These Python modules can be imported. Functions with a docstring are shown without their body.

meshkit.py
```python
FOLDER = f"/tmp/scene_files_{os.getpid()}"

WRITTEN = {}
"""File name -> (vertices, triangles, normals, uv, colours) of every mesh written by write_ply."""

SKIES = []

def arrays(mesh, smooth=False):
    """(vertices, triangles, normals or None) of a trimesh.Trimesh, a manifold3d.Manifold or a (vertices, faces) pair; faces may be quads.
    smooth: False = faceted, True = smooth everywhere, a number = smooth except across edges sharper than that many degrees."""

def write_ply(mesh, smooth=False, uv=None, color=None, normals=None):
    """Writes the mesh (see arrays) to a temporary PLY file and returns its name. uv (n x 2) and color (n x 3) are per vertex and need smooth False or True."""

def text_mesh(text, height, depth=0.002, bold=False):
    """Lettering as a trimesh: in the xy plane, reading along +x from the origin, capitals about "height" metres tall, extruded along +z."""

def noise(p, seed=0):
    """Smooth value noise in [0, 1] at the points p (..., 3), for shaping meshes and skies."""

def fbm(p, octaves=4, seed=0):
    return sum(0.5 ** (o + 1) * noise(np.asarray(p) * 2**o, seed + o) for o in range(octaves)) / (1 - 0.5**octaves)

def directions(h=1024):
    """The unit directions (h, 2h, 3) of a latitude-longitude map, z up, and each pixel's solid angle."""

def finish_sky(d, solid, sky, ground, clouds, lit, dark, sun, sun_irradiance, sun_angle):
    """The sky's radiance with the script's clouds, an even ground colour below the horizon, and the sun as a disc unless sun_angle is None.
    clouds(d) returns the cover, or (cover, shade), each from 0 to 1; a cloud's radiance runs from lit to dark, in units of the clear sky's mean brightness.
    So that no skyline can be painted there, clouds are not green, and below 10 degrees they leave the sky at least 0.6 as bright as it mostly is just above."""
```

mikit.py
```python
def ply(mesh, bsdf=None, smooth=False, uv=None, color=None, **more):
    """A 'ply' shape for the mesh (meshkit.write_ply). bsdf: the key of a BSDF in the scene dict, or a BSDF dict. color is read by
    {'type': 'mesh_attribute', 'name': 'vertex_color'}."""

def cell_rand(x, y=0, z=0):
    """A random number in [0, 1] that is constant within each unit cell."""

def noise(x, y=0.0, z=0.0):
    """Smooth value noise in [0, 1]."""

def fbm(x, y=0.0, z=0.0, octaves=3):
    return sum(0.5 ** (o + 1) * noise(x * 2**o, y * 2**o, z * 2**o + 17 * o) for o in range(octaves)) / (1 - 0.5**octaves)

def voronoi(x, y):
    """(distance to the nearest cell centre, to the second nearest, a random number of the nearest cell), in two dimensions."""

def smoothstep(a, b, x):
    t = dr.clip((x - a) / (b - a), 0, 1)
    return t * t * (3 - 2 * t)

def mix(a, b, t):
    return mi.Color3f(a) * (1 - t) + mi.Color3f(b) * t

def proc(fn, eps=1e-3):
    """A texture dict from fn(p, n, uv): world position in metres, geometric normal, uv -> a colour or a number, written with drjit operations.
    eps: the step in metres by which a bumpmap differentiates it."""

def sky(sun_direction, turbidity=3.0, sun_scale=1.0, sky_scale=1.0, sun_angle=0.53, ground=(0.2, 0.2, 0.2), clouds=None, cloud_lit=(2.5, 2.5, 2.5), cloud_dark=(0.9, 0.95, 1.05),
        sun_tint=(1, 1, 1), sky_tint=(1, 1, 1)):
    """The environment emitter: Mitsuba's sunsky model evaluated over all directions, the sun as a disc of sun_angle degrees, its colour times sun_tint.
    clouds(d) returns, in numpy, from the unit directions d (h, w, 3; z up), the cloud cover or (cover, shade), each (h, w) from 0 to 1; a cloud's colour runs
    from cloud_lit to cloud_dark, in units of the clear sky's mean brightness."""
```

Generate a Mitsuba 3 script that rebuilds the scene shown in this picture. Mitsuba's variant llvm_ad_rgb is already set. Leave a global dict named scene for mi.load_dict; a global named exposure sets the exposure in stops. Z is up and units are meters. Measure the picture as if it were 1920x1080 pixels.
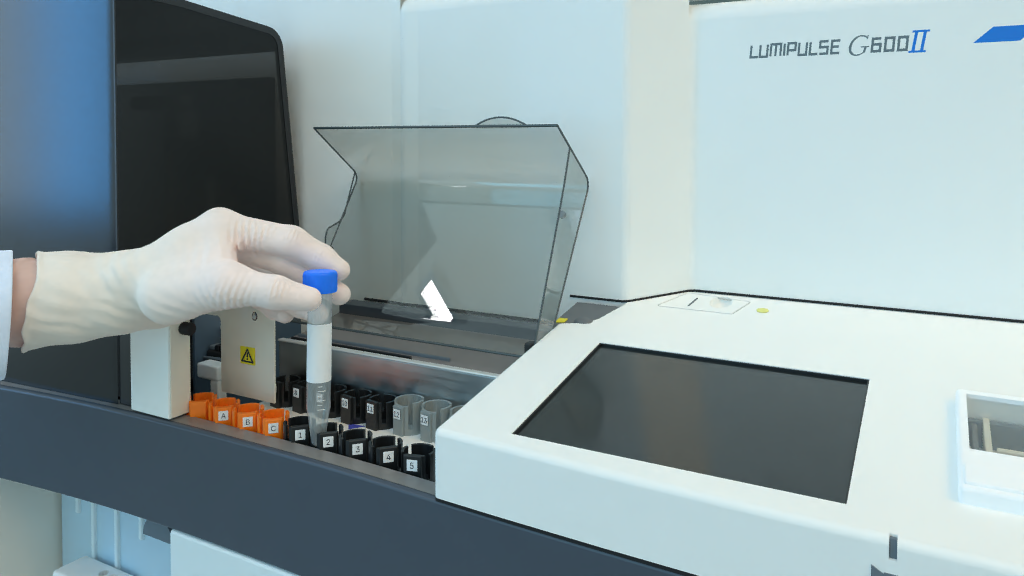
import math
import numpy as np
import trimesh
import manifold3d as m3
import mitsuba as mi
import mikit
import meshkit
from mikit import proc, noise, fbm, smoothstep, mix
from shapely.geometry import LineString, Polygon, box as sbox
from shapely.ops import unary_union
from shapely import affinity

scene, labels = {}, {}
T = mi.ScalarTransform4f
M = m3.Manifold

# ------------------------------------------------------------------ camera
FOC, YAW, PITCH, HOR = 1445.0, math.radians(29), math.radians(1.5), 265.0
PPY = HOR + FOC * math.tan(PITCH)
CAM = np.array([0, 0, 1.30])
FW = np.array([-math.sin(YAW) * math.cos(PITCH), math.cos(YAW) * math.cos(PITCH), -math.sin(PITCH)])
RT = np.array([math.cos(YAW), math.sin(YAW), 0.0])
DN = np.cross(FW, RT)
scene['camera'] = {'type': 'perspective', 'fov': math.degrees(2 * math.atan(960 / FOC)), 'fov_axis': 'x',
                   'principal_point_offset_x': 0.0, 'principal_point_offset_y': -(PPY - 540) / 1080,
                   'near_clip': 0.02, 'far_clip': 60.0,
                   'to_world': T().look_at(origin=CAM.tolist(), target=(CAM + FW).tolist(), up=[0, 0, 1])}
exposure = -0.07


def ray(x, y):
    return FW + RT * (x - 960) / FOC + DN * (y - PPY) / FOC


def aty(x, y, Y):
    r = ray(x, y)
    return CAM + r * (Y - CAM[1]) / r[1]


def atx(x, y, X):
    r = ray(x, y)
    return CAM + r * (X - CAM[0]) / r[0]


def atz(x, y, Z):
    r = ray(x, y)
    return CAM + r * (Z - CAM[2]) / r[2]


def atd(x, y, d):
    return CAM + ray(x, y) * d


# ------------------------------------------------------------------ lamps
def quad(c, ux, uy, n=1):
    c, ux, uy = (np.asarray(v, float) for v in (c, ux, uy))
    return np.array([c - ux - uy, c + ux - uy, c + ux + uy, c - ux + uy]), np.array([[0, 1, 2], [0, 2, 3]])


def lamp(key, c, ux, uy, rgb, label, cat='lamp', group=None):
    # emits along cross(ux, uy); a thin frame round it
    scene[key + '__diffuser'] = {**mikit.ply(quad(c, ux, uy)), 'bsdf': {'type': 'diffuse', 'reflectance': {'type': 'rgb', 'value': [.5, .5, .5]}},
                                 'emitter': {'type': 'area', 'radiance': {'type': 'rgb', 'value': list(rgb)}}}
    c, ux, uy = (np.asarray(v, float) for v in (c, ux, uy))
    n = np.cross(ux, uy)
    n /= np.linalg.norm(n)
    lu, lv = np.linalg.norm(ux), np.linalg.norm(uy)
    m = np.eye(4)
    m[:3, 0], m[:3, 1], m[:3, 2], m[:3, 3] = ux / lu, uy / lv, n, c
    fr = [trimesh.creation.box([2 * lu + .06, .03, .05]), trimesh.creation.box([2 * lu + .06, .03, .05]),
          trimesh.creation.box([.03, 2 * lv, .05]), trimesh.creation.box([.03, 2 * lv, .05])]
    for f, t in zip(fr, [(0, lv + .016, 0), (0, -lv - .016, 0), (lu + .016, 0, 0), (-lu - .016, 0, 0)]):
        f.apply_translation(t)
    fr = trimesh.util.concatenate(fr)
    fr.apply_transform(m)
    scene[key + '__frame'] = mikit.ply(fr, 'white_plastic')
    labels[key] = {'label': label, 'category': cat}
    if group:
        labels[key]['group'] = group


def lamps():
    # big ceiling panels of the laboratory (they emit downwards: ux x uy points to -z)
    lamp('ceiling_lamp', (-.55, -1.15, 2.75), (0, .6, 0), (.6, 0, 0), (.9, .65, .4), 'square white ceiling panel lamp in front of the instrument')
    lamp('ceiling_lamp_001', (1.25, -.1, 2.75), (0, .6, 0), (.5, 0, 0), (5.6, 3.5, 1.4), 'warm white ceiling panel lamp off to one end of the instrument')
    lamp('ceiling_lamp_002', (-1.679, -.935, 2.6), (.0385, .0375, 0), (.020, -.105, 0), (40, 40, 39), 'small bright strip lamp mirrored in the smoky lid')
    lamp('window_001', (-1.5, -2.7, 1.75), (-.85, 0, .0), (0, 0, .75), (.5, 1.75, 2.5), 'wide window with pale daylight behind the photographer', 'window')
    lamp('ceiling_lamp_003', (-.25, -.12, 2.05), (0, .15, 0), (.45, 0, 0), (1.9, 2.6, 3.3), 'slim low lamp hanging over the front of the instrument')
    # a tall window far to the left in front: bluish daylight
    lamp('window', (-2.14, -1.0, 1.76), (-.13, .0, 0), (0, 0, .68), (.9, 4.7, 11.0), 'tall window with blue daylight mirrored in the black cover', 'window')
    lamp('window_002', (-2.68, -1.0, 1.76), (-.36, .0, 0), (0, 0, .68), (1.9, 2.2, 2.2), 'tall window with grey daylight beside the blue one', 'window')


scene['room_light'] = {'type': 'constant', 'radiance': {'type': 'rgb', 'value': [.59, .775, .80]}}


# ------------------------------------------------------------------ materials
def rgb(*c):
    return {'type': 'rgb', 'value': list(c)}


def plastic(key, c, rough=.4, spec=.5, var=.03, scale=60., **k):
    c = np.array(c, float)

    def fn(p, n, uv):
        v = fbm(p.x * scale, p.y * scale, p.z * scale, 3) - .5
        return mi.Color3f(*[float(x) for x in c]) * (1 + 2 * var * v)
    scene[key] = {'type': 'twosided', 'bsdf': {'type': 'principled', 'base_color': proc(fn) if var else rgb(*c), 'roughness': rough, 'specular': spec, **k}}


plastic('white_plastic', (.80, .815, .80), .38, .5, .012, 18.)
plastic('grey_white_plastic', (.87, .86, .82), .45, .4, .012, 18.)
plastic('cream_plastic', (.72, .71, .65), .45, .4, .015, 25.)
plastic('beige_metal', (.76, .715, .61), .5, .4, .02, 120.)
plastic('navy_plastic', (.052, .068, .092), .33, .45, .05, 40.)
plastic('navy_panel', (.075, .12, .175), .4, .5, .06, 20.)
plastic('inner_grey', (.55, .56, .55), .6, .3, .04, 40.)
plastic('grey_deck', (.115, .125, .135), .45, .5, .03, 60.)
plastic('rail_grey', (.185, .18, .175), .38, .5, .10, 120.)
plastic('dark_ledge', (.19, .175, .175), .30, .5, .05, 30.)
plastic('black_plastic', (.011, .012, .014), .36, .5, .0)
plastic('black_rubber', (.012, .013, .015), .6, .3, .0)
plastic('holder_black', (.010, .012, .014), .33, .5, 0)
plastic('holder_orange', (.92, .20, .008), .38, .5, .02, 200.)
plastic('blue_cap', (.0, .17, .95), .38, .5, .02, 300.)
plastic('label_white', (.78, .80, .82), .5, .4, .0)
plastic('ink', (.035, .04, .055), .6, .3, .0)
plastic('logo_grey', (.12, .16, .18), .5, .4, .0)
plastic('logo_blue', (.006, .17, .62), .45, .4, .0)
plastic('logo_green', (.05, .38, .22), .45, .4, .0)
plastic('sticker_yellow', (.76, .66, .03), .5, .4, .0)
plastic('soft_yellow', (.70, .70, .22), .5, .4, .0)
plastic('navy_ink', (.06, .08, .45), .5, .4, .0)
plastic('slot_grey', (.13, .16, .19), .55, .3, .0)
plastic('groove_grey', (.42, .44, .43), .55, .3, .0)
plastic('pale_blue_plastic', (.45, .60, .70), .35, .5, .03, 20.)
plastic('pale_panel', (.68, .77, .80), .4, .5, .01, 15.)
plastic('wall_grey', (.16, .20, .19), .8, .2, .03, 3.)
plastic('floor_grey', (.34, .35, .34), .5, .3, .04, 4.)
plastic('coat_cloth', (.70, .75, .86), .85, .1, .03, 400., sheen=.4)
plastic('printer_white', (.86, .88, .90), .3, .5, .0)


def skin_fn(p, n, uv):
    v = fbm(p.x * 120, p.y * 120, p.z * 120, 3)
    return mix([.66, .43, .36], [.74, .52, .45], v)


scene['skin'] = {'type': 'twosided', 'bsdf': {'type': 'principled', 'base_color': proc(skin_fn), 'roughness': .5, 'specular': .4}}


def glove_fn(p, n, uv):
    a = p.x * float(RT[0]) + p.y * float(RT[1])
    v = fbm(p.x * 45, p.y * 45, p.z * 45, 3)
    w = fbm(p.x * 260, p.y * 260, p.z * 260, 2)
    cuff = smoothstep(-.17, -.26, a)
    c = mix([.86, .715, .675], [.83, .69, .635], smoothstep(.35, .7, v))
    c = mix(c, mi.Color3f(.82, .73, .63), cuff * .8)
    return c * (.97 + .06 * w)


def glove_bump(p, n, uv):
    return fbm(p.x * 300, p.y * 300, p.z * 900, 3)


scene['glove_latex'] = {'type': 'twosided', 'bsdf': {'type': 'bumpmap', 'arbitrary': {'type': 'texture', **{}} , } } if False else {
    'type': 'twosided', 'bsdf': {'type': 'principled', 'base_color': proc(glove_fn), 'roughness': .52, 'specular': .35, 'sheen': .25}}


def steel_fn(p, n, uv):
    return .24 + .14 * fbm(p.x * 30, p.y * 30, p.z * 400, 3)


def steel_col(p, n, uv):
    v = fbm(p.x * 28, p.y * 5, p.z * 34, 3)
    return mix([.40, .42, .44], [.60, .61, .62], smoothstep(.3, .7, v))


scene['steel'] = {'type': 'twosided', 'bsdf': {'type': 'principled', 'base_color': proc(steel_col), 'metallic': 1.0, 'roughness': proc(steel_fn)}}
scene['bright_edge'] = {'type': 'twosided', 'bsdf': {'type': 'principled', 'base_color': rgb(.8, .82, .82), 'metallic': .6, 'roughness': .3}}
scene['lid_smoke'] = {'type': 'thindielectric', 'int_ior': 1.52, 'specular_transmittance': rgb(.72, .735, .71)}
scene['cover_smoke'] = {'type': 'blendbsdf', 'weight': .72,
                        'a': {'type': 'thindielectric', 'int_ior': 1.36, 'specular_transmittance': rgb(.42, .44, .45)},
                        'b': {'type': 'twosided', 'bsdf': {'type': 'roughplastic', 'diffuse_reflectance': rgb(.008, .010, .011), 'alpha': .17, 'int_ior': 1.42, 'distribution': 'ggx'}}}
scene['lid_edge'] = {'type': 'twosided', 'bsdf': {'type': 'principled', 'base_color': rgb(.045, .06, .065), 'roughness': .25, 'specular': .75}}
scene['cover_black'] = {'type': 'roughplastic', 'diffuse_reflectance': rgb(.012, .015, .018), 'alpha': .04, 'int_ior': 1.55, 'distribution': 'ggx'}
scene['cover_black'] = {'type': 'twosided', 'bsdf': scene['cover_black']}


def screen_fn(p, n, uv):
    v = fbm(p.x * 40, p.y * 40, 0.0, 3)
    return mi.Color3f(.012, .015, .015) * (.85 + .3 * v)


def screen_rough(p, n, uv):
    return .11 + .16 * smoothstep(.45, .75, fbm(p.x * 30 + 3.0, p.y * 30, 0.0, 4))


scene['screen_glass'] = {'type': 'twosided', 'bsdf': {'type': 'principled', 'base_color': proc(screen_fn), 'roughness': proc(screen_rough), 'specular': .75}}
scene['clear_plastic'] = {'type': 'blendbsdf', 'weight': .18,
                          'a': {'type': 'thindielectric', 'int_ior': 1.49, 'specular_transmittance': rgb(.92, .94, .95)},
                          'b': {'type': 'twosided', 'bsdf': {'type': 'roughplastic', 'diffuse_reflectance': rgb(.78, .84, .86), 'alpha': .2}}}
scene['frosted_plastic'] = {'type': 'blendbsdf', 'weight': .42,
                            'a': {'type': 'thindielectric', 'int_ior': 1.49, 'specular_transmittance': rgb(.74, .79, .80)},
                            'b': {'type': 'twosided', 'bsdf': {'type': 'roughplastic', 'diffuse_reflectance': rgb(.52, .58, .59), 'alpha': .2}}}
scene['pane'] = {'type': 'thindielectric', 'int_ior': 1.5, 'specular_transmittance': rgb(.8, .82, .8)}
lamps()


# ------------------------------------------------------------------ mesh helpers
def numbered(key):
    if key not in scene:
        return key
    k = 1
    while f'{key}_{k:03d}' in scene:
        k += 1
    return f'{key}_{k:03d}'


def add(key, mesh, mat, smooth=35, label=None, **k):
    key = numbered(key)
    scene[key] = {**mikit.ply(mesh, mat, smooth), **k}
    if label:
        labels[key] = {'label': label}
    return key


def tm(man):
    g = man.to_mesh()
    return trimesh.Trimesh(np.array(g.vert_properties[:, :3], float), np.array(g.tri_verts), process=False)


def man(mesh):
    return M(m3.Mesh(np.asarray(mesh.vertices, np.float32), np.asarray(mesh.faces, np.uint32)))


def cube(lo, hi):
    lo, hi = np.asarray(lo, float), np.asarray(hi, float)
    return M.cube((hi - lo).tolist()).translate(lo.tolist())


def rbox(lo, hi, r=.002, seg=12):
    lo, hi = np.asarray(lo, float) + r, np.asarray(hi, float) - r
    s = M.sphere(r, seg)
    return M.batch_hull([s.translate([x, y, z]) for x in (lo[0], hi[0]) for y in (lo[1], hi[1]) for z in (lo[2], hi[2])])


def cyl(p0, p1, r, r1=None, seg=32):
    p0, p1 = np.asarray(p0, float), np.asarray(p1, float)
    d = p1 - p0
    L = np.linalg.norm(d)
    m = trimesh.geometry.align_vectors([0, 0, 1], d / L)
    m[:3, 3] = p0
    c = M.cylinder(L, r, r if r1 is None else r1, seg)
    return c.transform(m[:3, :4].tolist())


def prism(poly, h0, h1, axis='z'):
    """extrude a shapely polygon: axis z: (x,y); axis x: polygon in (y,z); axis y: polygon in (x,z)"""
    parts = []
    for g in getattr(poly, 'geoms', [poly]):
        e = trimesh.creation.extrude_polygon(g, h1 - h0, engine='earcut')
        e.apply_translation([0, 0, h0])
        parts.append(e)
    e = trimesh.util.concatenate(parts)
    v = e.vertices.copy()
    if axis == 'x':
        e.vertices = v[:, [2, 0, 1]]
    elif axis == 'y':
        e.vertices = v[:, [0, 2, 1]]
        e.faces = e.faces[:, ::-1]
    return e


def tube_path(pts, r, seg=8, closed=False):
    pts = np.asarray(pts, float)
    n = len(pts)
    tg = np.gradient(pts, axis=0)
    tg /= np.linalg.norm(tg, axis=1, keepdims=True)
    up = np.array([.31, .22, .93])
    V, Fc = [], []
    for i in range(n):
        a = np.cross(tg[i], up)
        a /= np.linalg.norm(a)
        b = np.cross(tg[i], a)
        for k in range(seg):
            t = 2 * math.pi * k / seg
            V.append(pts[i] + r * (math.cos(t) * a + math.sin(t) * b))
    for i in range(n - 1):
        for k in range(seg):
            k2 = (k + 1) % seg
            Fc += [[i * seg + k, i * seg + k2, (i + 1) * seg + k2], [i * seg + k, (i + 1) * seg + k2, (i + 1) * seg + k]]
    V += [pts[0], pts[-1]]
    for k in range(seg):
        Fc += [[n * seg, (k + 1) % seg, k], [n * seg + 1, (n - 1) * seg + k, (n - 1) * seg + (k + 1) % seg]]
    return trimesh.Trimesh(np.array(V), np.array(Fc)[:, ::-1], process=False)


def fillet(pts, radii, seg=8):
    """round the corners of an open 2-D polyline"""
    pts = [np.asarray(p, float) for p in pts]
    out = [pts[0]]
    for i in range(1, len(pts) - 1):
        p, a, b, r = pts[i], pts[i - 1], pts[i + 1], radii[i]
        if r <= 0:
            out.append(p)
            continue
        u, w = (a - p) / np.linalg.norm(a - p), (b - p) / np.linalg.norm(b - p)
        ang = math.acos(np.clip(u @ w, -1, 1))
        d = r / math.tan(ang / 2)
        c = p + (u + w) / np.linalg.norm(u + w) * r / math.sin(ang / 2)
        s, e = p + u * d - c, p + w * d - c
        a0, a1 = math.atan2(s[1], s[0]), math.atan2(e[1], e[0])
        da = (a1 - a0 + math.pi) % (2 * math.pi) - math.pi
        out += [c + r * np.array([math.cos(a0 + da * t), math.sin(a0 + da * t)]) for t in np.linspace(0, 1, seg + 1)]
    out.append(pts[-1])
    return np.array(out)


def grid_mesh(V):
    """(n, m, 3) points -> mesh"""
    n, m = V.shape[:2]
    i = np.arange(n * m).reshape(n, m)
    q = np.stack([i[:-1, :-1], i[1:, :-1], i[1:, 1:], i[:-1, 1:]], -1).reshape(-1, 4)
    return trimesh.Trimesh(V.reshape(-1, 3), np.vstack([q[:, [0, 1, 2]], q[:, [0, 2, 3]]]), process=False)


def lathe(profile, seg=48, centre=(0, 0, 0)):
    """profile: list of (r, z)"""
    pr = np.asarray(profile, float)
    t = np.linspace(0, 2 * math.pi, seg + 1)
    V = np.stack([pr[:, None, 0] * np.cos(t), pr[:, None, 0] * np.sin(t), np.repeat(pr[:, 1:2], seg + 1, 1)], -1)
    e = grid_mesh(V + np.asarray(centre))
    e.merge_vertices()
    return e


# tilted top of the front housing: local (x, s along the slope, h above it)
TILT = math.radians(9.7)
TOP0 = np.array([0, .3554, 1.141])
DECK = np.eye(4)
DECK[:3, 1] = [0, math.cos(TILT), math.sin(TILT)]
DECK[:3, 2] = [0, -math.sin(TILT), math.cos(TILT)]
DECK[:3, 3] = TOP0


def on_deck(mesh):
    if isinstance(mesh, M):
        return mesh.transform(DECK[:3, :4].tolist())
    mesh = mesh.copy()
    mesh.apply_transform(DECK)
    return mesh


def deck_xy(px, py):
    r = ray(px, py)
    n = DECK[:3, 2]
    P = CAM + r * ((TOP0 - CAM) @ n) / (r @ n)
    L = np.linalg.inv(DECK) @ np.append(P, 1)
    return L[:2]


def deck_z(y, h=0):
    return 1.141 + (y - .3554) * math.tan(TILT) + h


# ------------------------------------------------------------------ setting
add('floor', quad((0, 1, 0), (5, 0, 0), (0, 5, 0)), 'floor_grey', False)
labels['floor'] = {'kind': 'structure', 'label': 'light grey laboratory floor under the instrument', 'category': 'floor'}
add('wall', quad((0, 1.5, 1.5), (5, 0, 0), (0, 0, 1.7)), 'wall_grey', False)
labels['wall'] = {'kind': 'structure', 'label': 'dark grey wall above and behind the instrument', 'category': 'wall'}

# ------------------------------------------------------------------ analyser
A = 'analyser'
labels[A] = {'label': 'large white and navy laboratory analyser with opened smoky lid and touchscreen', 'category': 'laboratory analyser'}

# --- navy front band, swept along the gently waved front
from scipy.interpolate import PchipInterpolator, CubicSpline
yf = CubicSpline([-.95, -.667, -.5177, -.40, -.30, -.246, -.142, 0, .14, .35], [.300, .3430, .3552, .3567, .3548, .3517, .3472, .3445, .3435, .3435])
xs = np.concatenate([np.linspace(-.95, -.55, 14), np.linspace(-.54, .32, 44)])
prof = fillet([(.045, 1.0235), (.0, 1.0235), (.0, 1.10), (.0165, 1.10), (.0165, 1.03)], [0, .002, .0028, .0012, 0], 6)
V = np.array([[[x, yf(x) + p[0], p[1]] for p in prof] for x in xs])
add(A + '__front_band', grid_mesh(V), 'navy_plastic', 40, 'curved navy band along the front edge')
V = np.array([[[x, yf(x) + d, 1.1002] for d in (.0034, .0164)] for x in xs])
add(A + '__rail_top', grid_mesh(V), 'rail_grey', False, 'grey flat top of the front rail')
# --- lower cabinet
add(A + '__lower_panel', man(trimesh.util.concatenate([])) if False else tm(rbox((-.479, .357, .30), (.32, .50, 1.0225), .003)), 'pale_panel', 35, 'pale blue front panel under the band')
add(A + '__lower_panel', tm(rbox((-.95, .338, .30), (-.688, .75, 1.0225), .003)), 'cream_plastic')
labels[A + '__lower_panel_001'] = {'label': 'cream side wall of the open bay under the band'}
add(A + '__bay_back', tm(rbox((-.686, .4105, .30), (-.481, .75, 1.06), .002)), 'pale_blue_plastic')
add(A + '__bay_ceiling', tm(cube((-.686, .375, 1.027), (-.481, .4100, 1.033))), 'navy_plastic')
c = aty(278, 1010, .385)
add(A + '__bay_shelf', tm(rbox((-.686, .360, .780), (-.481, .4100, .7995), .002)), 'cream_plastic')
add(A + '__bay_cap', tm(cyl((-.512, .372, 1.0), (-.512, .40, 1.0), .017).trim_by_plane([0, 0, 1], 1.0)), 'slot_grey')
# --- tray well behind the rail
add(A + '__tray_floor', tm(cube((-.52, .372, 1.060), (-.2465, .4615, 1.066))), 'black_plastic')
add(A + '__tray_wall', tm(rbox((-.4775, .462, 1.060), (-.2475, .4655, 1.1345), .0007)), 'steel', 35, 'brushed steel back wall of the sample tray')
add(A + '__tray_rim', tm(rbox((-.4775, .4605, 1.1347), (-.2475, .4667, 1.1363), .0006)), 'bright_edge', 35, 'bright rim on the steel tray wall')
led = Polygon([(.467, 1.10), (.467, 1.1335), (.505, 1.1365), (.5545, 1.148), (.5545, 1.10)])
add(A + '__ledge', prism(led, -.4775, -.2475, 'x'), 'dark_ledge', 20, 'dark ledge between the steel wall and the lid hinge')
for k, (y0, z0) in enumerate([(.472, 1.1343), (.480, 1.1352)]):
    add(A + '__ledge_rail', tm(rbox((-.474, y0, z0 - .002), (-.35 + .03 * k, y0 + .0022, z0 + .0018), .0008)), 'slot_grey' if k else 'black_plastic')
add(A + '__ledge_strip', tm(rbox((-.477, .535, 1.140), (-.2475, .5545, 1.1525), .001)), 'navy_plastic')
# --- housing on the front right: hull of balls, then cut
rr = .0045
pts = []
for x in np.array([-.245 + rr, -.20, -.142, -.06, .05, .20, .32]):
    y = float(yf(x)) - .0012 + rr
    zt = deck_z(y) - rr / math.cos(TILT)
    pts += [(x, y, zt), (x, y, 1.10)]
yb = .5945
for x in (-.2435 + rr, .32):
    pts += [(x, yb, deck_z(yb) - rr / math.cos(TILT)), (x, yb, 1.10)]
ball = M.sphere(rr, 24)
hous = M.batch_hull([ball.translate(list(p)) for p in pts]).trim_by_plane([0, 0, 1], 1.1016)
# notch for the dark deck plate at the back left
notch = [(-.30, .5065), (-.2428, .5065), (-.2236, .5130), (-.2172, .5230), (-.2090, .5555), (-.2090, .63), (-.30, .63)]
hous -= man(prism(Polygon(notch), 1.05, 1.25))
# screen recess
sc = [deck_xy(*q) for q in [(962, 810), (1587, 950), (1630, 711), (1125, 641)]]
sx0, sx1 = (sc[0][0] + sc[3][0]) / 2, (sc[1][0] + sc[2][0]) / 2
sy0, sy1 = (sc[0][1] + sc[1][1]) / 2, (sc[2][1] + sc[3][1]) / 2
hous -= on_deck(cube((sx0, sy0, -.0045), (sx1, sy1, .02)))
# printer opening
hous -= on_deck(cube((.0125, .0265, -.03), (.0755, .1145, .02)))
# slot in the front edge
hous -= cube((-.0158, .33, 1.1305), (-.0128, .3475, 1.16))
# flap outline and finger recess on top at the back
fl = [deck_xy(*q) for q in [(1230, 573), (1372, 589), (1408, 566), (1290, 549)]]
flp = Polygon(fl).buffer(-.002).buffer(.002)
ring = flp.buffer(.0006).difference(flp.buffer(-.0006))
hous -= on_deck(man(prism(ring, -.0012, .01)))
fr = deck_xy(1352, 567)
hous -= on_deck(M.sphere(1, 32).scale([.0085, .012, .010]).translate([fr[0], fr[1], .0015]))
add(A + '__housing', tm(hous), 'white_plastic', 30, 'white front housing with sloping top')
add(A + '__housing_seal', grid_mesh(np.array([[[x, yf(x) - .0003, z] for z in (1.0992, 1.1022)] for x in np.linspace(-.2435, .32, 24)])), 'black_rubber', 40)
add(A + '__flap_groove', on_deck(prism(ring.buffer(.0001), -.0011, -.0005)), 'groove_grey', False)
# touchscreen
scn = on_deck(tm(rbox((sx0 + .0006, sy0 + .0006, -.0052), (sx1 - .0006, sy1 - .0006, -.0022), .0004)))
add(A + '__touchscreen', scn, 'screen_glass', 30, 'dark touchscreen set into the white housing')
rim = unary_union([sbox(sx0, sy0, sx1, sy1)]).difference(sbox(sx0 + .0009, sy0 + .0009, sx1 - .0009, sy1 - .0009))
add(A + '__touchscreen__bezel', on_deck(prism(rim, -.0044, -.0006)), 'black_plastic', False)
# yellow dots
q = deck_xy(1430, 583)
add(A + '__yellow_sticker', on_deck(prism(Polygon([(q[0] + .0042 * math.cos(t), q[1] + .0042 * math.sin(t)) for t in np.linspace(0, 2 * math.pi, 24)]), .0002, .0006)), 'soft_yellow', False, 'small yellow dot on the white housing')
# key slot by the flap
q = deck_xy(1302, 565)
ks = LineString([(q[0] - .0015, q[1] - .010), (q[0] + .0005, q[1] + .006)]).buffer(.0006)
add(A + '__flap_slot', on_deck(prism(ks, .0001, .0005)), 'slot_grey', False)
q0, q1 = deck_xy(1326, 578), deck_xy(1362, 575)
# --- dark deck plate in the notch
plate = Polygon([(-.2482, .4700), (-.2475, .5060), (-.2422, .5072), (-.2242, .5138), (-.2180, .5236), (-.2100, .5540), (-.2482, .5540)]).buffer(-.0004)
pm = prism(plate, 0, .006)
pm.vertices[:, 2] += deck_z(pm.vertices[:, 1], -.0075)
add(A + '__hinge_plate', pm, 'grey_deck', 20, 'grey plate beside the lid hinge')
q = aty(1049, 597, .515)
ys = Polygon([(-.2470, .5105), (-.2400, .5125), (-.2400, .5185), (-.2465, .5185)])
pm = prism(ys, 0, .0006)
pm.vertices[:, 2] += deck_z(pm.vertices[:, 1], -.0013)
add(A + '__yellow_sticker', pm, 'sticker_yellow', False)
labels[A + '__yellow_sticker_001'] = {'label': 'bright yellow sticker on the grey hinge plate'}
b = M.sphere(1, 32).scale([.0075, .0055, .004]).translate([-.2262, .5165, deck_z(.5165, -.0012)])
add(A + '__latch_button', tm(b), 'grey_deck', 60)

# --- back cabinet: one waved sheet in plan, rounded at the top
plan = fillet([(-.95, .560), (-.4350, .560), (-.4205, .5582), (-.4060, .560), (-.2100, .560), (-.1690, .5975), (.35, .5975)], [0, .03, .03, .03, .012, .010, 0], 10)


def wall_sheet(plan, z0, ztop, r):
    plan = np.asarray(plan, float)
    tg = np.gradient(plan, axis=0)
    tg /= np.linalg.norm(tg, axis=1, keepdims=True)
    nrm = np.stack([-tg[:, 1], tg[:, 0]], 1)   # towards the back
    rows = [np.column_stack([plan, np.full(len(plan), z)]) for z in np.linspace(z0, ztop - r, 3)]
    for t in np.linspace(0, math.pi / 2, 10)[1:]:
        rows.append(np.column_stack([plan + nrm * r * (1 - math.cos(t)), np.full(len(plan), ztop - r + r * math.sin(t))]))
    rows.append(np.column_stack([plan + nrm * .12, np.full(len(plan), ztop)]))
    return grid_mesh(np.stack(rows, 1))


def dense(pl, step=.01):
    out = [pl[0]]
    for a, b in zip(pl[:-1], pl[1:]):
        n = max(1, int(np.linalg.norm(b - a) / step))
        out += [a + (b - a) * k / n for k in range(1, n + 1)]
    return np.array(out)


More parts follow.
